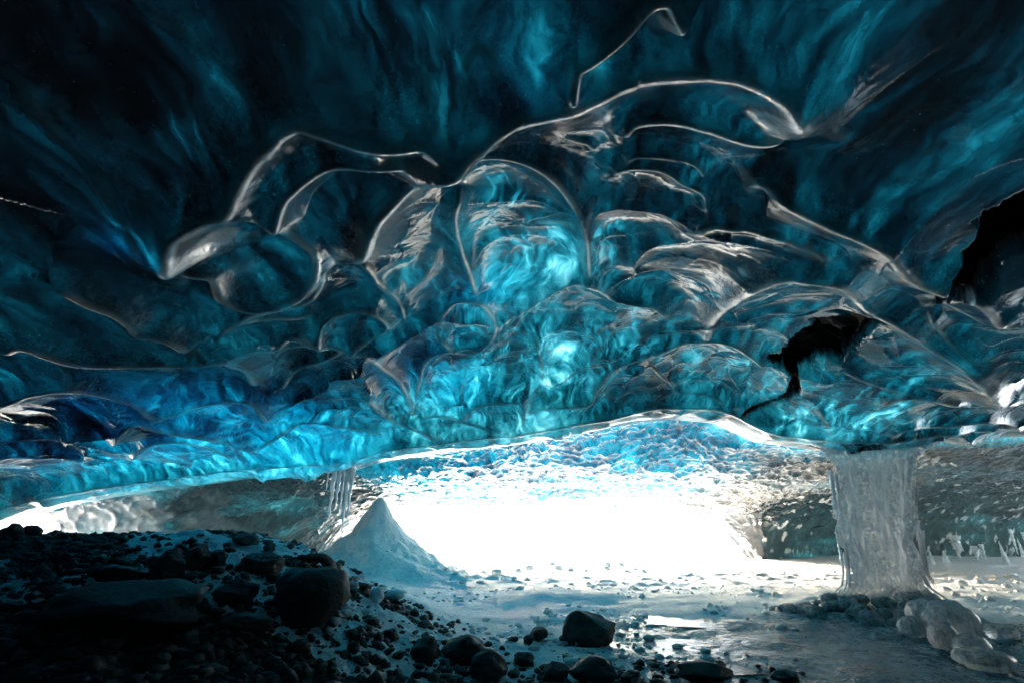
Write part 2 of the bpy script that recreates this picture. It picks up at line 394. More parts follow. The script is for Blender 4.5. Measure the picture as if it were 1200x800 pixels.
# ridges: (points in the photograph, height m, half width m)
RIDGES = [
 ([(385,312),(420,300),(445,268),(478,228),(505,200),(530,180),(565,166),(605,150),(650,142),(690,132),(722,113),(765,102),(812,98),(860,101),(895,113),(925,132),(950,152),(985,166)], .30, .34),
 ([(725,163),(750,152),(790,150),(835,160),(875,172),(905,172),(935,155)], .16, .20),
 ([(720,113),(712,135),(718,158),(728,168)], .08, .12),
 ([(197,325),(194,305),(206,290),(238,270),(262,260),(285,218),(312,184),(345,158),(372,160),(415,165),(460,163),(495,158),(530,172),(560,168)], .27, .28),
 ([(310,262),(342,233),(380,205),(425,190),(475,186),(525,180),(550,172)], .24, .22),
 ([(430,172),(465,168),(500,170),(545,172)], .27, .36),
 ([(262,260),(300,262),(345,285),(372,310),(352,352),(300,368),(262,360),(248,335),(215,330),(197,325)], .18, .22),
 ([(385,312),(372,345),(352,360),(268,375)], .16, .22),
 ([(412,300),(432,322),(448,345),(468,360),(476,378)], .12, .12),
 ([(865,230),(905,242),(950,263),(1000,285),(1040,305),(1070,335),(1100,350),(1150,365),(1185,386)], .22, .26),
 ([(1083,360),(1110,360),(1150,372),(1182,385)], .08, .10),
 ([(1083,360),(1105,395),(1145,430),(1178,456)], .12, .14),
 ([(975,350),(1020,372),(1070,400),(1120,430),(1160,465),(1175,480)], .18, .26),
 ([(800,280),(850,276),(900,285),(945,298),(968,312),(935,326),(890,335)], .14, .20),
 ([(850,278),(860,262),(868,255)], .06, .08),
 ([(660,95),(695,78),(735,48),(768,16),(805,12)], .34, .22),
 ([(538,68),(560,45),(578,58)], .05, .18),
 ([(0,90),(45,150),(100,205),(135,255),(165,295)], .10, .30),
 ([(145,0),(210,45),(280,90),(345,158)], .05, .12),
 # the alcove in the middle
 ([(530,205),(560,188),(600,192),(640,212),(670,245),(688,285),(690,330)], .16, .15),
 ([(545,215),(540,240),(535,270),(545,310),(560,350)], .14, .16),
 ([(710,212),(740,205),(775,207),(800,222),(825,235),(828,255)], .12, .12),
 ([(728,190),(765,190),(805,196),(828,208)], .10, .10),
 ([(640,150),(665,168),(700,178)], .08, .09),
 ([(595,380),(620,370),(650,350),(685,335),(700,345),(720,360),(755,365),(800,368)], .22, .18),
 ([(510,385),(530,365),(550,360),(570,368),(582,392),(575,410),(545,418),(520,408),(510,390)], .12, .10),
 ([(690,335),(683,300),(690,260),(695,235)], .10, .10),
 ([(470,490),(484,480),(500,430),(530,415),(575,413)], .12, .12),
 ([(540,495),(560,482),(590,478),(615,480),(612,500)], .14, .12),
 ([(615,480),(650,482),(690,480),(700,465),(720,440),(745,430),(775,420),(800,408),(830,402),(860,412),(890,430),(925,440)], .20, .16),
 ([(630,395),(635,430),(640,455),(655,455),(675,442),(700,430)], .14, .12),
 ([(760,432),(775,447),(790,462),(765,475)], .08, .07),
 ([(790,463),(820,466),(850,475)], .10, .08),
 ([(370,410),(380,385),(405,373),(435,375),(455,390),(430,410),(400,420)], .14, .12),
 ([(400,418),(430,430),(465,450),(480,475),(486,492)], .14, .14),
 ([(395,470),(430,478),(455,495),(480,505),(520,520)], .14, .14),
 ([(485,492),(520,493),(540,497),(580,510),(610,512)], .12, .10),
 ([(440,372),(500,330),(520,280)], .05, .2),
 ([(820,400),(850,370),(890,345),(930,335),(975,345),(1020,350)], .22, .28),
 ([(980,440),(1020,455),(1070,468)], .07, .12),
 ([(1030,482),(1070,470),(1120,480),(1200,475)], .10, .14),
 ([(1040,518),(1080,506),(1120,505),(1160,500),(1200,502)], .14, .12),
 # folds over the left, seen flat
 ([(-20,410),(28,418),(62,430),(100,438),(160,437),(230,432),(280,438),(310,455)], .22, .30),
 ([(60,425),(85,445)], .06, .10),
 ([(50,335),(95,365),(130,377),(150,390),(165,402),(230,402)], .18, .26),
 ([(315,412),(340,405),(365,410),(400,418),(380,430),(350,438),(322,460)], .15, .16),
 ([(318,430),(335,412),(370,408)], .10, .12),
 ([(215,420),(228,405),(240,415)], .08, .14),
 ([(-20,480),(40,470),(100,468),(150,480),(180,497),(240,480),(290,478),(320,500)], .18, .24),
 ([(130,520),(160,505),(190,512),(240,520),(300,530)], .16, .18),
 ([(-20,528),(20,522),(40,520),(72,519)], .12, .14),
 ([(-20,548),(30,545),(70,545),(110,550)], .12, .12),
 ([(150,540),(180,525),(230,525),(280,545)], .10, .12),
 ([(300,530),(330,515),(355,500),(400,505),(450,512)], .12, .10),
 ([(290,545),(340,550),(400,548)], .08, .08),
 ([(250,395),(300,380),(350,378),(370,370)], .10, .2),
]
LIP_R = [(x, y-4) for x, y in LIP_PX if -50 < x < 1250]
RIDGES.append((LIP_R, .13, .12))

H = np.zeros(len(PF)); W_near = np.zeros(len(PF)); RIM_SHEEN = np.zeros(len(PF))
# scallops melted by the wind: cups that meet in sharp rims
x, y, z = PF[:, 0].astype(np.float64), PF[:, 1].astype(np.float64), PF[:, 2].astype(np.float64)
wx = fbm(PF*0.7, 11, 3); wy = fbm(PF*0.7+31, 12, 3)
inner = sstep(8.35, 8.0, y)
f1, f2, cid = cells2((x+0.55*wx)*0.95, (y*0.8+z*0.5+0.55*wy)*1.15, 3)
big = (f1**2)*(0.5+cid)*0.24
f1b, f2b, cidb = cells2((x+0.25*wx)*2.6, (y*0.8-z*0.9+0.3*wy)*2.6, 5)
rolling = 0.22*fbm(PF*0.35, 21, 2)+0.05*fbm(PF*1.3, 22, 2)
_h = (inner*((0.35+0.65*sstep(2.5, 5.5, y))*big*0.6+rolling*sstep(8.2, 7.2, y)*(0.35+0.65*sstep(2.5, 5.5, y)))).reshape(NR, NC)[::6, ::6].ravel()
for pts, A, w in RIDGES:
    poly = poly3(pts, A*1.25)
    if len(poly) < 2: continue
    idx, d, par = field_of(poly, w*3.6)
    if d is None: continue
    taper = sstep(0, .12, par)*sstep(1, .88, par)*.75+.25
    w *= 0.72; r0 = w*0.28; A *= 1.3
    h = A*taper*np.exp(-(np.sqrt(d*d+r0*r0)-r0)/w)
    h *= sstep(w*4.5, w*3, d)
    k = H[idx]; H[idx] = np.maximum(k, h)+0.25*np.minimum(k, h)
    RIM_SHEEN[idx] = np.maximum(RIM_SHEEN[idx], np.exp(-(d/np.maximum(w*0.17, 0.022))**2)*(0.35+0.65*taper)*min(1, A/0.2+0.25))  # bright crest line: a reflection painted along the ridge
    W_near[idx] = np.maximum(W_near[idx], np.exp(-(d/(w*1.1))**2)*taper)

calm = 1-np.clip(W_near, 0, 1)*0.75
centre = np.exp(-((x-0.8)/2.8)**2)*sstep(5.6, 6.8, y)
mid = (f1b**2)*(0.3+cidb)*(0.035+0.055*centre)
H += inner*(0.35+0.65*sstep(2.5, 5.5, y))*(calm*(big+mid)+rolling*sstep(8.2, 7.2, y))
# outer tunnel: thousands of small cups
t1, t2, tcid = cells2((x+0.2*wx)*4.4, (y+0.2*wy)*3.0, 8)
s1, s2, scid = cells2((x+0.1*wx)*8.5, (y+0.1*wy)*6.0, 9)
outer = sstep(8.6, 9.2, y)
H += outer*((t1**2)*(0.3+tcid)*0.10+(s1**2)*0.045+0.22*fbm(PF*np.array([.25, .4, .5]), 41, 3)*sstep(8.6, 11, y)*sstep(21, 17, y))

# dark fissures: the ice is eaten away and the darkness inside painted black
dirt_and_shade = np.zeros(len(PF)); jag = 1.2*fbm(PF*4.0, 51, 5, 2.2, 0.6)
def fissure(pts, w, depth, amount=1.0):
    global H, dirt_and_shade
    poly = poly3([p[:2] for p in pts]); ws = np.array([p[2] for p in pts], float)
    idx, d, par = field_of(poly, w*2.5)
    if d is None: return
    ww = np.interp(par, np.linspace(0, 1, len(ws)), ws)*w
    e = sstep(1.15, 0.85, d/np.maximum(ww, 1e-3)+0.35*jag[idx])
    H[idx] -= e*depth; dirt_and_shade[idx] = np.maximum(dirt_and_shade[idx], sstep(0.35, 0.75, e)*amount)
fissure([(900,428,.4),(915,430,.9),(940,424,1.1),(962,408,1.0),(990,394,.85),(1012,382,.6),(1032,370,.25)], .24, .16)
fissure([(922,432,.9),(930,446,.8),(931,462,.9),(920,474,.8),(900,481,.6),(878,487,.8),(866,490,.3)], .075, .10)
fissure([(1100,352,.15),(1125,336,.5),(1150,318,.8),(1180,296,1.0),(1230,262,1.3)], .17, .2)

V = (B0.reshape(-1, 3)+N0.reshape(-1, 3)*H[:, None]).reshape(NR, NC, 3)
# fold of the lip: pull the edge out a little so that it reads as a rolled rim
NV = V.reshape(-1, 3)

# extinction of the ice, with bright and dark patches of glow painted in
PX = ((0))
def blob_field(blobs, off=0.1):
    o = np.zeros(len(PF))
    for px, py, r, a in blobs:
        c = on_ice(px, py, off)
        if c is None: continue
        dep = np.linalg.norm(c-np.array(EYE)); rr = r/FPX*dep
        d2 = ((PF-c.astype(np.float32))**2).sum(1); o += a*np.exp(-d2/(rr*rr))
    return o
frost0 = 0.0
T = 7.0+1.2*fbm(PF*0.5, 61, 3)
T += 1.5*sstep(4.5, 2.4, y)                                   # extinction raised overhead
T += 0.9*sstep(-2.5, -5.0, x-0.35*y)*sstep(7.4, 5.5, y)+0.7*sstep(3.5, 6, x)
thin = blob_field([  # patches where light glows through the roof, painted as lower extinction
 (560,340,75,1.2),(590,240,60,1.1),(640,300,55,1.0),(700,290,50,1.0),(660,410,80,1.3),(530,450,60,1.5),(470,470,60,1.3),(430,395,40,.8),
 (545,395,35,.8),(750,400,80,.9),(850,440,70,.6),(330,500,60,1.6),(240,500,55,1.5),(140,490,50,1.3),(290,470,35,.9),(200,545,70,1.7),(60,545,60,1.2),
 (350,540,60,1.8),(420,520,50,1.7),(148,280,24,4.5),(210,150,25,1.0),(628,15,13,1.6),(632,40,13,1.6),(626,66,13,1.4),(690,40,13,2.0),(700,110,14,1.6),(560,120,16,1.5),(540,60,14,2),(515,95,16,2),(470,90,16,1.5),(415,130,14,1.8),(200,165,14,2),(215,145,10,2),(270,90,16,1.5),(850,60,20,1),(770,50,14,1.4),(490,30,14,1.6),(1000,480,90,.7),(900,460,60,.5),
 (1090,420,60,.5),(820,200,90,.6),(880,130,60,.5),(320,310,40,.7),(430,230,60,.5),(980,260,70,.4),(30,440,60,.5),(620,480,80,.9),(590,510,60,.8),(650,312,13,2.6),(642,338,12,2.4),(655,285,11,1.8),(610,245,11,2),(625,262,10,1.6),(700,300,18,2.6),(705,330,16,2.2),(660,440,12,3),(655,415,12,2.5),(690,445,12,2.5),(590,215,14,2.2),(720,270,14,2),(575,235,10,2),(640,400,10,2),(615,290,12,1.6),(560,430,14,1.5),(1020,515,60,2.5),(1010,500,40,1.5)])
T = T-thin
relief = big+mid+(H-H.mean())*0.25
T = T+inner*(3.5*(mid-0.03)+2.0*(big-0.07))
T = T+blob_field([(60,495,45,4),(20,515,40,4),(145,510,28,4),(355,475,30,3.5),(600,110,40,1),(215,130,60,1.5),(60,230,90,2),(60,60,110,1.5),(1130,120,120,.6),(1000,170,60,.6),(240,350,60,2),(160,330,50,1.5),(450,290,30,1),(540,420,25,2),(1140,460,30,2)])
To = 0.75+0.45*fbm(PF*0.3, 71, 3)
To += 1.3*np.exp(-((x-1.0)/4.5)**2)*sstep(19, 11, y)*0.6
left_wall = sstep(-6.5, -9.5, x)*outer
To = To+1.6*left_wall
To = To+2.4+0.8*fbm(PF*0.9, 72, 3); T = T-3.4*np.exp(-((y-8.5)/0.7)**2); T = np.where(y > 8.6, np.maximum(To-2.0*sstep(9.6, 8.6, y), 1.0), T); T = np.clip(T, 0.15, 11)  # roof lightened along the lip to offset the shade in its fold
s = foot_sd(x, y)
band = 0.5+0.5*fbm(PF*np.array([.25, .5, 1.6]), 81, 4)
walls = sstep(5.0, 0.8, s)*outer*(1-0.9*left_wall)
dirt_and_shade = np.maximum(dirt_and_shade, np.clip(walls*(0.55+0.5*band), 0, 0.97))
dirt_and_shade = np.maximum(dirt_and_shade, np.clip(sstep(3.3, 6, x-0.12*(y-9))*outer*sstep(8.8, 10.2, y)*(0.86+0.3*band), 0, .97))
dirt_and_shade = np.maximum(dirt_and_shade, np.clip(sstep(-2.2, -4.5, x)*sstep(-12.5, -7.5, x)*outer*sstep(10, 12.5, y)*(0.7+0.45*band), 0, .97))
near = sstep(5.5, 2.5, y)
RIM_SHEEN = np.maximum(RIM_SHEEN*np.clip(0.95+0.8*fbm(PF*1.6, 95, 3), 0.35, 1.4), 0.30*inner*sstep(5.0, 6.5, y)*sstep(0.07, 0.0, f2b-f1b)*calm)
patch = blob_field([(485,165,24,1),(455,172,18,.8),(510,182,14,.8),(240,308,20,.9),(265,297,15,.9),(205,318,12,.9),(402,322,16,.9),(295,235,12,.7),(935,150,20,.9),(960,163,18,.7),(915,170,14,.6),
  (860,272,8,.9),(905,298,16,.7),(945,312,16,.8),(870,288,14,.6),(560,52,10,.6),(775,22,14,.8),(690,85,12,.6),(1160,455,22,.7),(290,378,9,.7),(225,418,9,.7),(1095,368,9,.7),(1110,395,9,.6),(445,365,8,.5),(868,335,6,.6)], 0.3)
RIM_SHEEN = np.maximum(RIM_SHEEN, sstep(0.25, 0.75, patch+0.35*fbm(PF*np.array([4.0, 7.0, 5.0]), 97, 4)))  # broad highlights painted onto the ridges
RIM_SHEEN = np.maximum(RIM_SHEEN, 1.0*left_wall*np.clip(0.6+0.7*fbm(PF*np.array([3.0, 1.2, 3.0]), 98, 3), 0, 1)*sstep(10, 13, y))  # lit look of the left wall, painted as paleness
RIM_SHEEN = np.maximum(RIM_SHEEN, 0.75*sstep(7.9, 8.15, y)*sstep(8.85, 8.6, y)*(0.3+0.7*sstep(-4.5, -2, x)))  # bright reflection along the lip, painted in
BLUE = np.clip(blob_field([(560,340,50,.6),(480,430,70,.6),(330,500,70,1),(240,490,60,1),(120,480,60,1),(150,285,30,1),(540,460,40,.6),(60,540,80,.8),(620,70,60,.25),(400,540,60,.7),(330,560,50,.4),(200,540,60,.6)]), 0, 1)
BLUE = np.maximum(BLUE, outer*np.exp(-((x-1)/6)**2)*0.8)
crack = np.where(y < 8.4, dirt_and_shade, 0.0)
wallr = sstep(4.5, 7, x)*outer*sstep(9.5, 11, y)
glint = sstep(0.62, 0.8, fbm(PF*np.array([5.5, 3.0, 2.2]), 99, 3))*wallr  # glints painted on the dark right wall
RIM_SHEEN = np.maximum(RIM_SHEEN, glint*0.9)
frost_and_glint = np.clip(W_near*(0.7+0.6*fbm(PF*3.0, 91, 3)), 0, 1)  # grain along the ridges, with a faint painted highlight

F = grid_faces(NR, NC)
cx_, cy_ = GX[:-1, :-1].ravel(), GY[:-1, :-1].ravel()
keep = ~((cx_ < -10.2) & (cy_ > 9.7))                          # the roof ends here: a second, low opening to the left
F = F[keep]
me = new_mesh('ice_ceiling', NV, F[:, ::-1], M_ICE, True, {'ice_extinction': T, 'sediment_and_shade': dirt_and_shade, 'fissure': crack, 'rim': np.clip(RIM_SHEEN, 0, 1), 'blueness': BLUE, 'sky_glow': np.clip(0.15+0.6*thin, 0, 1), 'frost_and_glint': frost_and_glint})
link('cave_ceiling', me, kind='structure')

# top of the glacier: a snow-dusted ice sheet that the daylight filters through
def glacier_top():
    yy = np.concatenate([np.linspace(-30, 20, 60), np.linspace(20.05, 21.9, 30)]); xx = np.concatenate([np.linspace(-45, -12, 30), np.linspace(-11.8, -8, 24), np.linspace(-7.5, 45, 90)])
    Y_, X_ = np.meshgrid(yy, xx, indexing='ij')
    dfront = 21.9-Y_; dl = np.where(Y_ > 9.2, np.maximum(X_+10.6, 9.2-Y_), np.minimum(99, np.hypot(np.maximum(X_+10.6, 0), 9.3-Y_)+np.where(X_ > -10.6, 9, 0)))
    e = sstep(0, 1.4, np.minimum(dfront, dl))
    P_ = np.stack([X_.ravel(), Y_.ravel(), 0*X_.ravel()], 1)
    top = 8.0+1.2*fbm(P_*0.12, 171, 3).reshape(X_.shape)
    lo = np.clip(base_z(X_, np.minimum(Y_, 21.5)), -0.3, 4)+0.12
    Z_ = lo+(top-lo)*e
    f = grid_faces(*X_.shape); cx, cyy = X_[:-1, :-1].ravel(), Y_[:-1, :-1].ravel()
    f = f[~((cx < -10.7) & (cyy > 9.6))]
    t = NT('glacier_crust'); n = t.noise(t.n('ShaderNodeNewGeometry').outputs['Position'], 0.6, 4, 0.6)
    c = t.mix(n.outputs[0], (0.40, 0.45, 0.47, 1), (0.55, 0.58, 0.6, 1))
    m = t.done(t.n('ShaderNodeMixShader', {0: 0.12, 1: t.n('ShaderNodeBsdfTranslucent', {'Color': c}), 2: t.n('ShaderNodeBsdfDiffuse', {'Color': c})}))
    link('glacier_terrain', new_mesh('glacier_terrain', np.stack([X_.ravel(), Y_.ravel(), Z_.ravel()], 1), f, m), kind='structure')
glacier_top()

# ------------------------------------------------------------------ ground
def bare(x, y):
    """where the wind has left the bank free of snow"""
    P = np.stack([np.ravel(x), np.ravel(y), 0*np.ravel(x)], 1)
    n = fbm(P*np.array([0.9, 1.5, 1]), 133, 4).reshape(np.shape(x))
    thr = -0.75+0.95*sstep(-5.5, -3.2, x)*sstep(3.9, 5.0, y)+0.3*sstep(-7, -4.5, x)*sstep(4.2, 4.8, y)*sstep(6.0, 5.4, y)
    return sstep(thr-0.12, thr+0.12, n)
def pile_h(x, y):
    a = sstep(0.2, 3.5, -x-0.05*(y-5))
    ramp = np.interp(y, [-2, 2.4, 3.3, 5.0, 6.4, 7.4, 9.5, 12], [0.0, 0.25, 0.46, 0.9, 1.2, 1.12, 0.5, 0.0])
    return a*ramp
def ground_z(x, y, detail=True):
    x = np.asarray(x, float); y = np.asarray(y, float)
    P = np.stack([x.ravel(), y.ravel(), 0*x.ravel()], 1)
    z = pile_h(x, y)
    z = z+0.11*np.exp(-((x-0.4)/1.6)**2-((y-10.4)/0.9)**2)+0.05*np.exp(-((x-3.4)/2.5)**2-((y-10.8)/1.0)**2)
    r = np.sqrt(((x+3.85)/0.8)**2+((y-15)/1.0)**2)
    cone = 2.0*np.exp(-(np.sqrt(r*r+0.09)-0.3)/1.15)
    z = z+cone*sstep(6, 2.5, r)*(1+0.0*r)+(0.17*fbm(P*1.2, 105, 4).reshape(x.shape))*sstep(4, 1, r)
    z = z+0.1*np.exp(-((x-4.7)/1.2)**2-((y-7.9)/.8)**2)
    out = sstep(20.5, 28, y); z = z+out*0.55+np.maximum(y-27, 0)*0.11*sstep(27, 40, y)
    z = z+sstep(-10.5, -14, x)*sstep(9, 12, y)*1.0
    z = z+0.25*sstep(8, 14, x)*sstep(16, 20, y)
    if detail:
        n = fbm(P*0.55, 101, 3).reshape(x.shape); n2 = fbm(P*2.3, 102, 4).reshape(x.shape); n3 = np.abs(fbm(P*5.0, 103, 3)).reshape(x.shape)
        flat = np.exp(-((x-1.9)/1.7)**2-((y-7.4)/1.2)**2)
        z = z+(0.05*n+0.020*n2*sstep(26, 12, y))*(1-0.3*flat)+0.022*flat*fbm(P*np.array([2.2, 3.4, 1]), 107, 4).reshape(x.shape)+0.05*n3*sstep(-0.3, -1.5, x)*sstep(10, 7, y)
        z = z+0.035*n3*sstep(3.0, 5.0, x)*sstep(9.5, 7.0, y)
        lump = np.exp(-((y-13.8)/1.2)**2); z = z+0.05*lump*np.maximum(n2, 0)
    return z
gr_ = np.concatenate([np.linspace(-16, 2.2, 40), np.geomspace(2.22, 26, 560), np.geomspace(26.5, 900, 70)])
gc_ = np.concatenate([np.linspace(-2, -1.01, 24), np.linspace(-1, 1, 660), np.linspace(1.01, 2, 24)])
QY, QS = np.meshgrid(gr_, gc_, indexing='ij')
half = 1.0+1.12*np.maximum(QY, 1.5)
QX = np.where(np.abs(QS) <= 1, QS*half, np.sign(QS)*(half+(np.abs(QS)-1)*(14+1.5*np.maximum(QY, 0))))
QZ = ground_z(QX, QY)
gx, gy = QX.ravel(), QY.ravel()
PG = np.stack([gx, gy, 0*gx], 1)
gn = fbm(PG*0.9, 111, 3)
grit = sstep(1.2, -1.8, gx+0.35*(gy-5))*sstep(9.5, 6.6, gy)*0.66
grit = np.maximum(grit, sstep(6.3, 5.2, gy+0.3*gn)*sstep(3.6, 1.0, gx)*0.7)
grit = np.maximum(grit, 0.62*np.exp(-((gy-5.4)/.5)**2)*sstep(6, 2, gx))
grit *= 0.25+0.95*bare(gx, gy)
grit *= sstep(-0.45, 0.15, 0.75-0.5*np.maximum(0, gn))
wet = np.maximum(sstep(9.0, 7.6, gy)*sstep(0.4, 1.6, gx+0.3*gn), 0)*0.62
link('snow_ground', new_mesh('snow_ground', np.stack([gx, gy, QZ.ravel()], 1), grid_faces(*QX.shape), M_GROUND, True, {'grit': grit, 'wet': wet}), kind='structure')

def on_ground(px, py, detail=True):
    d = ray(px, py); t = np.arange(1.5, 60, 0.01); X = d.x*t; Y = d.y*t; Z = CAM_H+d.z*t
    g = ground_z(X, Y, detail); k = np.argmax(Z < g)
    if not (Z < g).any(): k = len(t)-1
    return Vector((X[k], Y[k], g[k])), d.y*t[k]*math.cos(PITCH)+ (Z[k]-CAM_H)*math.sin(PITCH)

# ------------------------------------------------------------------ stones
def ico(sub):
    bm = bmesh.new(); bmesh.ops.create_icosphere(bm, subdivisions=sub, radius=1)
    v = np.array([p.co[:] for p in bm.verts]); f = np.array([[q.index for q in p.verts] for p in bm.faces]); bm.free(); return v, f
ICO = {k: ico(k) for k in (1, 2, 3, 4)}
def stone(seed, sub=3, angular=0.5, rough=0.12):
    r = np.random.default_rng(seed); v, f = ICO[sub]; v = v.copy()
    for k in range(int(4+10*angular)):
        n = r.normal(size=3); n /= np.linalg.norm(n); c = r.uniform(0.55, 0.9)+(1-angular)*0.15
        d = v@n; v -= np.maximum(d-c, 0)[:, None]*n*0.93
    v *= (1+rough*fbm(v*1.3+seed, seed, 3)+rough*0.35*fbm(v*4.5+seed, seed+3, 2))[:, None]
    v = v-(v.max(0)+v.min(0))/2; v /= (v.max(0)-v.min(0))       # unit box centred
    return v, f

ROCKS = [  # cx, base y, width px, height px, seed, angular, material, label
 (352,734,98,66,1,.05,M_ROCK,'large smooth rounded dark boulder at the foot of the gravel bank','boulder'),
 (108,752,218,66,2,.35,M_ROCK,'huge flat black slab lying across the gravel bank at lower left','boulder'),
 (187,681,46,36,3,.8,M_ROCK,'angular dark block with a pale split face on the gravel bank','boulder'),
 (222,670,36,32,4,.8,M_ROCK,'upright angular rock just right of the split-faced block','boulder'),
 (248,668,26,24,5,.7,M_ROCK,'small blunt rock at the right end of the row of upright rocks','rock'),
 (171,620,19,13,6,.5,M_ROCK,'small dark stone standing alone on the crest of the gravel bank','rock'),
 (6,632,24,20,7,.2,M_BROWN,'reddish rounded stone on the crest at the far left edge','rock'),
 (30,628,26,14,8,.4,M_BROWN,'low reddish stone beside the rounded one at the left edge','rock'),
 (282,640,34,15,9,.5,M_GREY,'pale grey flat boulder at the back of the bank before the dark ice wall','rock'),
 (313,648,16,13,10,.5,M_GREY,'small snow-topped stone right of the pale grey flat boulder','rock'),
 (265,708,58,28,11,.6,M_ROCK,'low jagged dark rock in the snow left of the smooth boulder','rock'),
 (278,744,68,22,12,.3,M_ROCK,'long low dark rock at the foot of the slope below the jagged rock','rock'),
 (128,684,72,22,13,.6,M_ROCKF,'long wedge of dark rock behind the huge flat slab','rock'),
 (296,672,50,24,14,.6,M_ROCKF,'wedge-shaped dark rock in snow above the jagged rock','rock'),
 (40,680,26,20,15,.5,M_GREY,'small greyish stone in the gravel at far left above the slab','rock'),
 (320,684,24,12,16,.5,M_ROCKF,'small dark stone touching the upper left of the smooth boulder','rock'),
 (200,652,20,10,17,.5,M_ROCK,'small round stone behind the upright angular rock','rock'),
 (694,757,70,38,18,.35,M_ROCK,'large dark boulder alone on the snow right of centre','boulder'),
 (632,752,24,16,19,.6,M_ROCK,'small angular stone left of the lone dark boulder','rock'),
 (620,756,14,12,20,.5,M_ROCK,'smaller stone leaning against the angular one left of the lone boulder','rock'),
 (601,752,14,6,21,.4,M_ROCK,'tiny flat stone farthest left of the lone dark boulder','rock'),
 (668,755,26,12,22,.4,M_ROCK,'flat dark stone tucked under the left side of the lone boulder','rock'),
 (697,803,62,30,23,.3,M_ROCK,'rounded dark boulder cut by the bottom edge below the lone boulder','boulder'),
 (652,800,34,22,24,.5,M_ROCK,'dark stone at the bottom edge left of the rounded boulder','rock'),
 (572,799,50,34,25,.3,M_ROCK,'dark boulder at the bottom edge near the centre','boulder'),
 (541,779,56,32,26,.5,M_ROCK,'broad dark rock heaped behind the boulder at the bottom centre','boulder'),
 (497,778,38,30,27,.6,M_ROCK,'blocky dark rock at the left of the heaped broad rock','rock'),
 (456,754,18,16,28,.6,M_ROCK,'pointed dark stone at the edge of the gravel below the ice chunks','rock'),
 (414,752,18,12,29,.5,M_ROCK,'squat dark stone just right of the smooth boulder','rock'),
 (434,733,20,9,30,.5,M_ROCK,'flat dark stone on snow between smooth boulder and ice chunks','rock'),
 (832,804,74,24,31,.4,M_ROCK,'long dark rock at the bottom edge below the meltwater','boulder'),
 (925,801,34,13,32,.4,M_ROCK,'small dark rock at the bottom edge under the ice column','rock'),
 (845,785,16,10,33,.4,M_ROCK,'small dark stone standing behind the long rock by the meltwater','rock'),
 (614,782,26,16,34,.5,M_ROCK,'medium dark stone right of the broad heaped rock','rock'),
 (741,800,26,13,35,.4,M_ROCK,'low dark stone at the bottom edge right of the rounded boulder','rock'),
]
def place_stone(name, cx, by, w, h, seed, ang, mat, sub=4, sink=0.12, **props):
    p, dep = on_ground(cx, by)
    W = w/FPX*dep*.95; Hh = h/FPX*dep*.93
    v, f = stone(seed, sub, ang, .12+.08*ang)
    D = max(min(W*0.8, W), Hh*0.7)
    v = v*np.array([W, D, Hh*(1+sink)])
    me = new_mesh(name, v, f, mat, True)
    return link(name, me, loc=(p.x, p.y+D*0.32, p.z+Hh*(1+sink)/2-Hh*sink), rot=(0, 0, 0), **props)
for cx, by, w, h, seed, ang, mat, lab, cat in ROCKS:
    place_stone(cat, cx, by, w, h, seed, ang, mat, label=lab, category=cat)

# curved driftwood-like slab of rock
p, dep = on_ground(385, 672)
pts = smooth_poly([(358, 656), (368, 652), (379, 654), (388, 662), (392, 672)], 5)
vs, fs = [], []
for i, (px, py) in enumerate(pts):
    k = i/(len(pts)-1); d = ray(px, py); q = EYE+d*(p.y/d.y); th = 0.05*(math.sin(math.pi*min(max(k, .06), .97))**.5)
    for j in range(8):
        a = j/8*2*math.pi; vs.append((q.x+math.cos(a)*th*.7, q.y+math.sin(a)*0.12, q.z+math.cos(a)*th*.9))
for i in range(len(pts)-1):
    for j in range(8): fs.append((i*8+j, i*8+(j+1) % 8, i*8+8+(j+1) % 8, i*8+8+j))
link('curved_stone', new_mesh('curved_stone', np.array(vs), np.array(fs), M_BROWN), label='thin curved brown slab arching out of the snow behind the smooth boulder', category='rock')

# loose stones, and the gravel between them
SM = []
for i in range(14):
    v, f = stone(200+i, 2, random.uniform(.6, 1.0), .2); SM.append(new_mesh('loose_stone', v, f, M_ROCK if i % 4 else M_ROCKF, i % 3 == 0))
def scatter_spot():
    while True:
        px, py = random.uniform(0, 960), random.uniform(618, 799)
        lim = 618+max(0, px-150)*0.28 if px < 400 else 735+max(0, px-400)*0.085
        if py < lim: continue
        if px > 400 and random.random() < 0.45+(px-400)/900: continue
        return px, py
def zone(px, py):
    if py < 655: return 'along the crest of the gravel bank'
    if px < 240: return 'around the huge flat slab' if py < 765 else 'below the huge flat slab at the bottom edge'
    if px < 420: return 'beside the smooth rounded boulder' if py < 735 else 'below the smooth rounded boulder'
    return 'around the heaped rocks at the bottom centre' if px < 660 else 'under the lone boulder and meltwater'
for i in range(210):
    px, py = scatter_spot(); p, dep = on_ground(px, py)
    s_ = random.choice([.05, .06, .07, .08, .1, .13])*(dep/5)**.3
    o = link('loose_stone', random.choice(SM), loc=(p.x, p.y, p.z+s_*.2), rot=(random.uniform(-.4, .4), random.uniform(-.4, .4), random.uniform(0, 6.3)),
         scale=(s_*random.uniform(1, 1.6), s_*random.uniform(.9, 1.3), s_*random.uniform(.6, .95)))
    o['label'] = ('small loose dark stone lying among gravel '+zone(px, py)); o['category'] = 'stone'; o['group'] = 'loose stones '+zone(px, py)

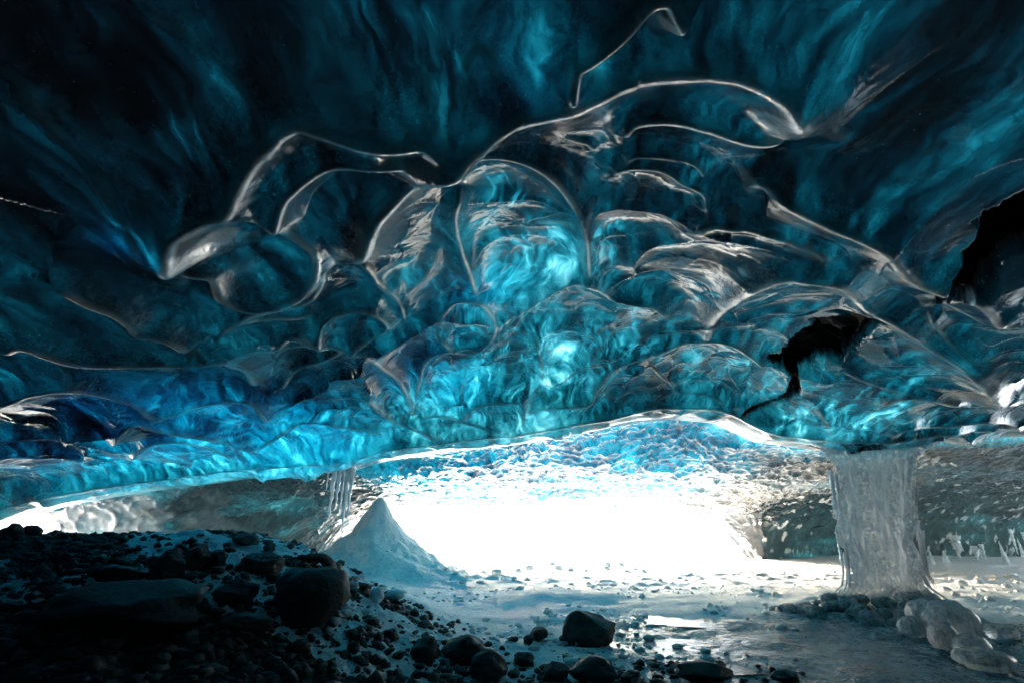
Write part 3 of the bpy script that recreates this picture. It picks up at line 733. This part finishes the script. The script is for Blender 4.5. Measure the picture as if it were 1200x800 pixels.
def gravel(n, xr, yr, dens, seed, sizes):
    r = np.random.default_rng(seed); bv, bf = ICO[1]; xs = r.uniform(*xr, n*4); ys = r.uniform(*yr, n*4)
    m = r.random(n*4) < dens(xs, ys); xs, ys = xs[m][:n], ys[m][:n]; k = len(xs)
    zs = ground_z(xs, ys); sz = r.choice(sizes, k)*(0.6+0.8*r.random(k))
    shp = 1+0.28*r.normal(size=(k, len(bv), 1)); sc = np.stack([sz*r.uniform(.8, 1.5, k), sz*r.uniform(.8, 1.3, k), sz*r.uniform(.5, .9, k)], 1)
    a = r.uniform(0, 6.28, k); ca, sa = np.cos(a), np.sin(a)
    v = bv[None]*shp*sc[:, None, :]
    v = np.stack([v[..., 0]*ca[:, None]-v[..., 1]*sa[:, None], v[..., 0]*sa[:, None]+v[..., 1]*ca[:, None], v[..., 2]], -1)
    v += np.stack([xs, ys, zs+sz*.25], 1)[:, None, :]
    f = bf[None]+(np.arange(k)*len(bv))[:, None, None]
    return v.reshape(-1, 3), f.reshape(-1, 3)
dens = lambda X, Y: np.clip(sstep(0.9, -1.6, X+0.35*(Y-5))*sstep(8.2, 6.4, Y)*(0.08+0.92*bare(X, Y))+0.5*sstep(6.2, 5.2, Y)*sstep(3.4, 0.5, X), 0, 1)
v, f = gravel(15000, (-9.5, 3.4), (2.4, 8.2), dens, 5, [.008, .012, .016, .022, .03, .045])
link('gravel', new_mesh('gravel', v, f, M_ROCK, False), kind='stuff', label='dark gravel covering the bank and foreground', )

# snow and ice lumps
for cx, by, w, h, lab in [(440,706,18,17,'upright lump of crusted snow left of its twin by the smooth boulder'),(461,705,24,14,'wider lump of crusted snow right of its twin beyond the smooth boulder'),
                     (412,690,16,9,'low snow clod just behind the smooth boulder'),(405,722,14,8,'small snow clod touching the right side of the smooth boulder')]:
    place_stone('snow_chunk', cx, by, w, h, 300+cx, .9, M_SNOW, 3, label=lab, category='snow chunk')
M_LUMP = plain_snow('grey_snow', (0.68, 0.68, 0.68))
lm = []
for i in range(5):
    v, f = stone(400+i, 2, .2, .1); lm.append(new_mesh('snow_lump', v, f, M_LUMP))
spots = [(622,664,10),(643,664,10),(661,665,11),(676,664,9),(716,664,12),(728,668,9),(736,664,8),(760,668,9),(520,668,12),(575,672,16),(597,674,13),(610,671,11),(560,667,10),(540,669,9),(688,669,10),(705,667,9),(742,670,8),(667,612,9),(724,637,8),
         (1110,690,12),(1130,688,14),(1150,686,12),(1172,690,14),(1190,684,12),(1120,698,10),(1160,698,10)]
spots = [(a+random.uniform(-9, 9), b+random.uniform(-3, 5), w*random.uniform(.6, 1.15)) for a, b, w in spots]
for i, (a, b, w) in enumerate(spots):
    p, dep = on_ground(a, b); s_ = w/FPX*dep
    o = link('snow_lump', lm[i % 5], loc=(p.x, p.y, p.z+s_*.12), scale=(s_, s_*.9, s_*.6), rot=(0, 0, i*1.3))
    o['label'] = 'small rounded snow lump on the bright snow before the cave mouth'; o['category'] = 'snow lump'; o['group'] = 'snow lumps before the cave mouth'

# crumbs of snow and ice strewn over the floor
def crumbs():
    r = np.random.default_rng(9); bv, bf = ICO[1]; k = 5200
    ys = 5.5+12*r.random(k)**1.4; xs = (r.random(k)*2-1)*(1.08*ys); xs, ys = xs[xs > -2.5-0.1*ys], ys[xs > -2.5-0.1*ys]
    cl = fbm(np.stack([xs, ys, 0*xs], 1)*0.8, 181, 3); m = cl > -0.05; xs, ys = xs[m], ys[m]; k = len(xs)
    sz = r.choice([.012, .018, .025, .04, .055], k, p=[.3, .3, .22, .12, .06])*(.6+.8*r.random(k))
    v = bv[None]*(1+.25*r.normal(size=(k, len(bv), 1)))*np.stack([sz*1.3, sz, sz*.7], 1)[:, None]+np.stack([xs, ys, ground_z(xs, ys)+sz*.2], 1)[:, None]
    f = bf[None]+(np.arange(k)*len(bv))[:, None, None]
    link('snow_crumbs', new_mesh('snow_crumbs', v.reshape(-1, 3), f.reshape(-1, 3), M_LUMP, False), kind='stuff', label='crumbs of snow strewn over the cave floor')
crumbs()

# ------------------------------------------------------------------ meltwater
def puddle(cx, by, rx, ry, seed, lab):
    p, dep = on_ground(cx, by, False); n = 64; vs = [(0, 0, 0)]; a = np.linspace(0, 2*np.pi, n, endpoint=False)
    r = 1+0.3*fbm(np.stack([np.cos(a)*1.5, np.sin(a)*1.5, 0*a+seed], 1), seed, 3)
    vs = np.concatenate([[[0, 0, 0]], np.stack([np.cos(a)*rx*r, np.sin(a)*ry*r, 0*a], 1)])
    f = np.array([(0, 1+i, 1+(i+1) % n) for i in range(n)])
    z = float(ground_z(np.array([p.x]), np.array([p.y]))[0])
    xs, ys = vs[:, 0]+p.x, vs[:, 1]+p.y
    z = float(np.percentile(ground_z(xs, ys), 22))+.004
    link('water', new_mesh('water', vs, f, M_WATER, False), loc=(p.x, p.y, z), kind='structure')
puddle(830, 728, 1.3, .5, 1, ''); puddle(790, 755, 1.0, .4, 2, ''); puddle(850, 780, .8, .25, 3, '')

# ------------------------------------------------------------------ frozen waterfall
def column():
    root = bpy.data.objects.new('frozen_waterfall', None); COL.objects.link(root)
    yc = 8.15
    prof = [(512, 935, 1110), (528, 968, 1078), (540, 978, 1068), (560, 982, 1066), (600, 987, 1068), (640, 992, 1071), (670, 997, 1076), (688, 996, 1086), (700, 984, 1102), (711, 966, 1124), (720, 938, 1150), (738, 900, 1180)]
    zs, cxs, rs = [], [], []
    for py, a, b in prof:
        d1, d2 = ray(a, py), ray(b, py); x1, x2 = d1.x*yc/d1.y, d2.x*yc/d2.y
        zs.append(CAM_H+(d1.z/d1.y)*yc); cxs.append((x1+x2)/2); rs.append((x2-x1)/2)
    zs, cxs, rs = map(np.array, (zs, cxs, rs)); o = np.argsort(zs); zs, cxs, rs = zs[o], cxs[o], rs[o]
    root.location = (cxs[0], yc, 0); root['label'] = 'thick frosted ice column, a frozen waterfall from ceiling to floor at right'; root['category'] = 'frozen waterfall'
    nz, na = 300, 220
    Z = np.linspace(-0.15, zs[-1], nz); A = np.linspace(0, 2*np.pi, na, endpoint=False)
    zz, aa = np.meshgrid(Z, A, indexing='ij'); r = np.interp(zz, zs, rs); cc = np.interp(zz, zs, cxs)
    q = np.stack([np.cos(aa)*4.2, np.sin(aa)*4.2, zz*0.9], -1).reshape(-1, 3)
    flute = fbm(q, 141, 4).reshape(zz.shape)
    q2 = np.stack([np.cos(aa)*11, np.sin(aa)*11, zz*9], -1).reshape(-1, 3)
    cr = np.abs(fbm(q2, 142, 3)).reshape(zz.shape)
    rr = r*(0.86+0.08*flute)+0.10*fbm(np.stack([np.cos(aa)*1.3, np.sin(aa)*1.3, zz*1.6], -1).reshape(-1, 3), 144, 3).reshape(zz.shape)+0.09*cr*sstep(-.3, .5, fbm(q*.6, 143, 2).reshape(zz.shape))
    v = np.stack([cc-cxs[0]+np.cos(aa)*rr, np.sin(aa)*rr*0.8, zz], -1).reshape(-1, 3)
    a = np.arange(nz*na).reshape(nz, na); b = np.roll(a, -1, 1)
    f = np.stack([a[:-1], b[:-1], b[1:], a[1:]], -1).reshape(-1, 4)
    link('shaft', new_mesh('shaft', v, f, M_COL), root)
    # frozen drips down the sides
    random.seed(3)
    for i in range(22):
        an = random.choice([math.pi, 2*math.pi])+random.uniform(-.5, .35); z1 = random.uniform(0.7, 2.35); ln = random.uniform(.25, .9); n = 10; vs, fs = [], []
        for k in range(n+1):
            z_ = z1-ln*k/n; rr_ = float(np.interp(z_, zs, rs))*1.06+.02; c_ = float(np.interp(z_, zs, cxs))-cxs[0]
            th = .022*(1-k/n)**.7*(1+.3*random.random())+.003
            for j in range(6):
                b_ = j/6*6.283; vs.append((c_+math.cos(an)*rr_+math.cos(b_)*th, math.sin(an)*rr_*.8+math.sin(b_)*th, z_))
        for k in range(n):
            for j in range(6): fs.append((k*6+j, k*6+(j+1) % 6, k*6+6+(j+1) % 6, k*6+6+j))
        link('drip_strand', new_mesh('drip_strand', np.array(vs), np.array(fs), M_ICICLE), root)
    # the knobbly foot
    bv, bf = ICO[3]; meshes = []
    for i in range(4):
        vv = bv*(1+.12*fbm(bv*1.4+i, 150+i, 2))[:, None]; meshes.append(new_mesh('ice_nodule', vv, bf, M_BALL))
    for i in range(240):
        an = random.uniform(math.pi*.85, 2.15*math.pi); ra = random.uniform(.5, 1.25)*(1.25 if math.cos(an) < 0 else 1.0); s_ = random.choice([.03, .045, .06, .08, .11])*random.uniform(.8, 1.2)
        X = math.cos(an)*ra; Y = math.sin(an)*ra*.7
        h = .40*max(0, 1-ra/1.1)
        g = float(ground_z(np.array([X+cxs[0]]), np.array([Y+yc]))[0])
        link('ice_nodule', meshes[i % 4], root, loc=(X, Y, g+h+.01), scale=(s_*random.uniform(1, 1.5), s_*1.1, s_*.85), rot=(0, 0, i))
    return root
column()
bigm = []
for i, (cx, by, w, h, lab) in enumerate([(1100,742,40,36,'rounded ice ball at the right foot of the ice column, left of the largest'),
     (1136,758,54,48,'largest rounded ice ball right of the ice column foot'),(1118,762,34,28,'ice ball squeezed in front between the two big ones'),
     (1155,775,40,26,'flattened ice bulge below the largest ice ball'),(1078,748,30,22,'small ice ball nearest the ice column shaft'),
     (1185,752,34,18,'low ice bulge at the right edge of the picture'),(1172,788,60,22,'broad low ice mound in the lower right corner')]):
    p, dep = on_ground(cx, by); W = w/FPX*dep; Hh = h/FPX*dep
    bv, bf = ICO[4]; vv = bv*(1+.12*fbm(bv*1.6+i, 160+i, 3)+.05*fbm(bv*5+i, 170+i, 2))[:, None]*.5
    link('ice_ball', new_mesh('ice_ball', vv, bf, M_BALL), loc=(p.x, p.y+W*.3, p.z+Hh*.45), scale=(W, W*.9, Hh*1.1), label=lab, category='ice ball')

# ------------------------------------------------------------------ icicles
def icicle(px, y0, y1, wpx, dist, lab, group=None, up=False, name='icicle'):
    d0, d1 = ray(px, y0), ray(px, y1); a = EYE+d0*(dist/d0.y); b = EYE+d1*(dist/d1.y)
    ln = a.z-b.z; W = wpx/FPX*dist*.5; n = 22; vs, fs = [], []; sd = random.random()*50
    for k in range(n+1):
        t = k/n; th = W*((1-t)**.75)*(1+.18*math.sin(t*38+sd)+.1*math.sin(t*71))+.0015
        for j in range(8):
            c = j/8*6.283; vs.append((math.cos(c)*th+math.sin(k*.9+sd)*W*.12, math.sin(c)*th, -ln*t+ (.08 if k == 0 else 0)))
    for k in range(n):
        for j in range(8): fs.append((k*8+j, k*8+(j+1) % 8, k*8+8+(j+1) % 8, k*8+8+j))
    vs = np.array(vs)
    if up: vs[:, 2] = -ln-vs[:, 2]
    o = link(name, new_mesh(name, vs, np.array(fs), M_ICICLE), loc=a, label=lab, category='icicle')
    if group: o['group'] = group
for px, y0, y1, w, lab in [(394,538,610,7,'leftmost thick icicle of the cluster hanging from the ceiling edge'),(400,538,597,7,'second icicle from left in the hanging cluster'),
        (405,538,604,6,'third icicle in the middle of the hanging cluster'),(410,538,626,8,'longest icicle of the hanging cluster, near its right side'),
        (415,536,612,7,'rightmost icicle of the hanging cluster'),(386,545,574,3,'thin short icicle just left of the hanging cluster')]:
    icicle(px, y0, y1, w, 8.3, lab, 'icicles hanging from the ceiling edge')
for i, (px, y0, y1, w) in enumerate([(1120,622,642,3),(1118,630,654,10),(1088,642,657,4),(1150,640,657,4),(1170,632,655,4),(1184,622,650,3),(1192,630,656,4),(1199,626,650,3),(1105,644,655,6),(1142,642,657,7),(1176,645,657,5)]):
    icicle(px, y0, y1, w, 17.5, 'small white ice spike at the foot of the dark ice wall behind the column', 'ice spikes below the dark wall', up=i % 2 == 0, name='ice_spike')
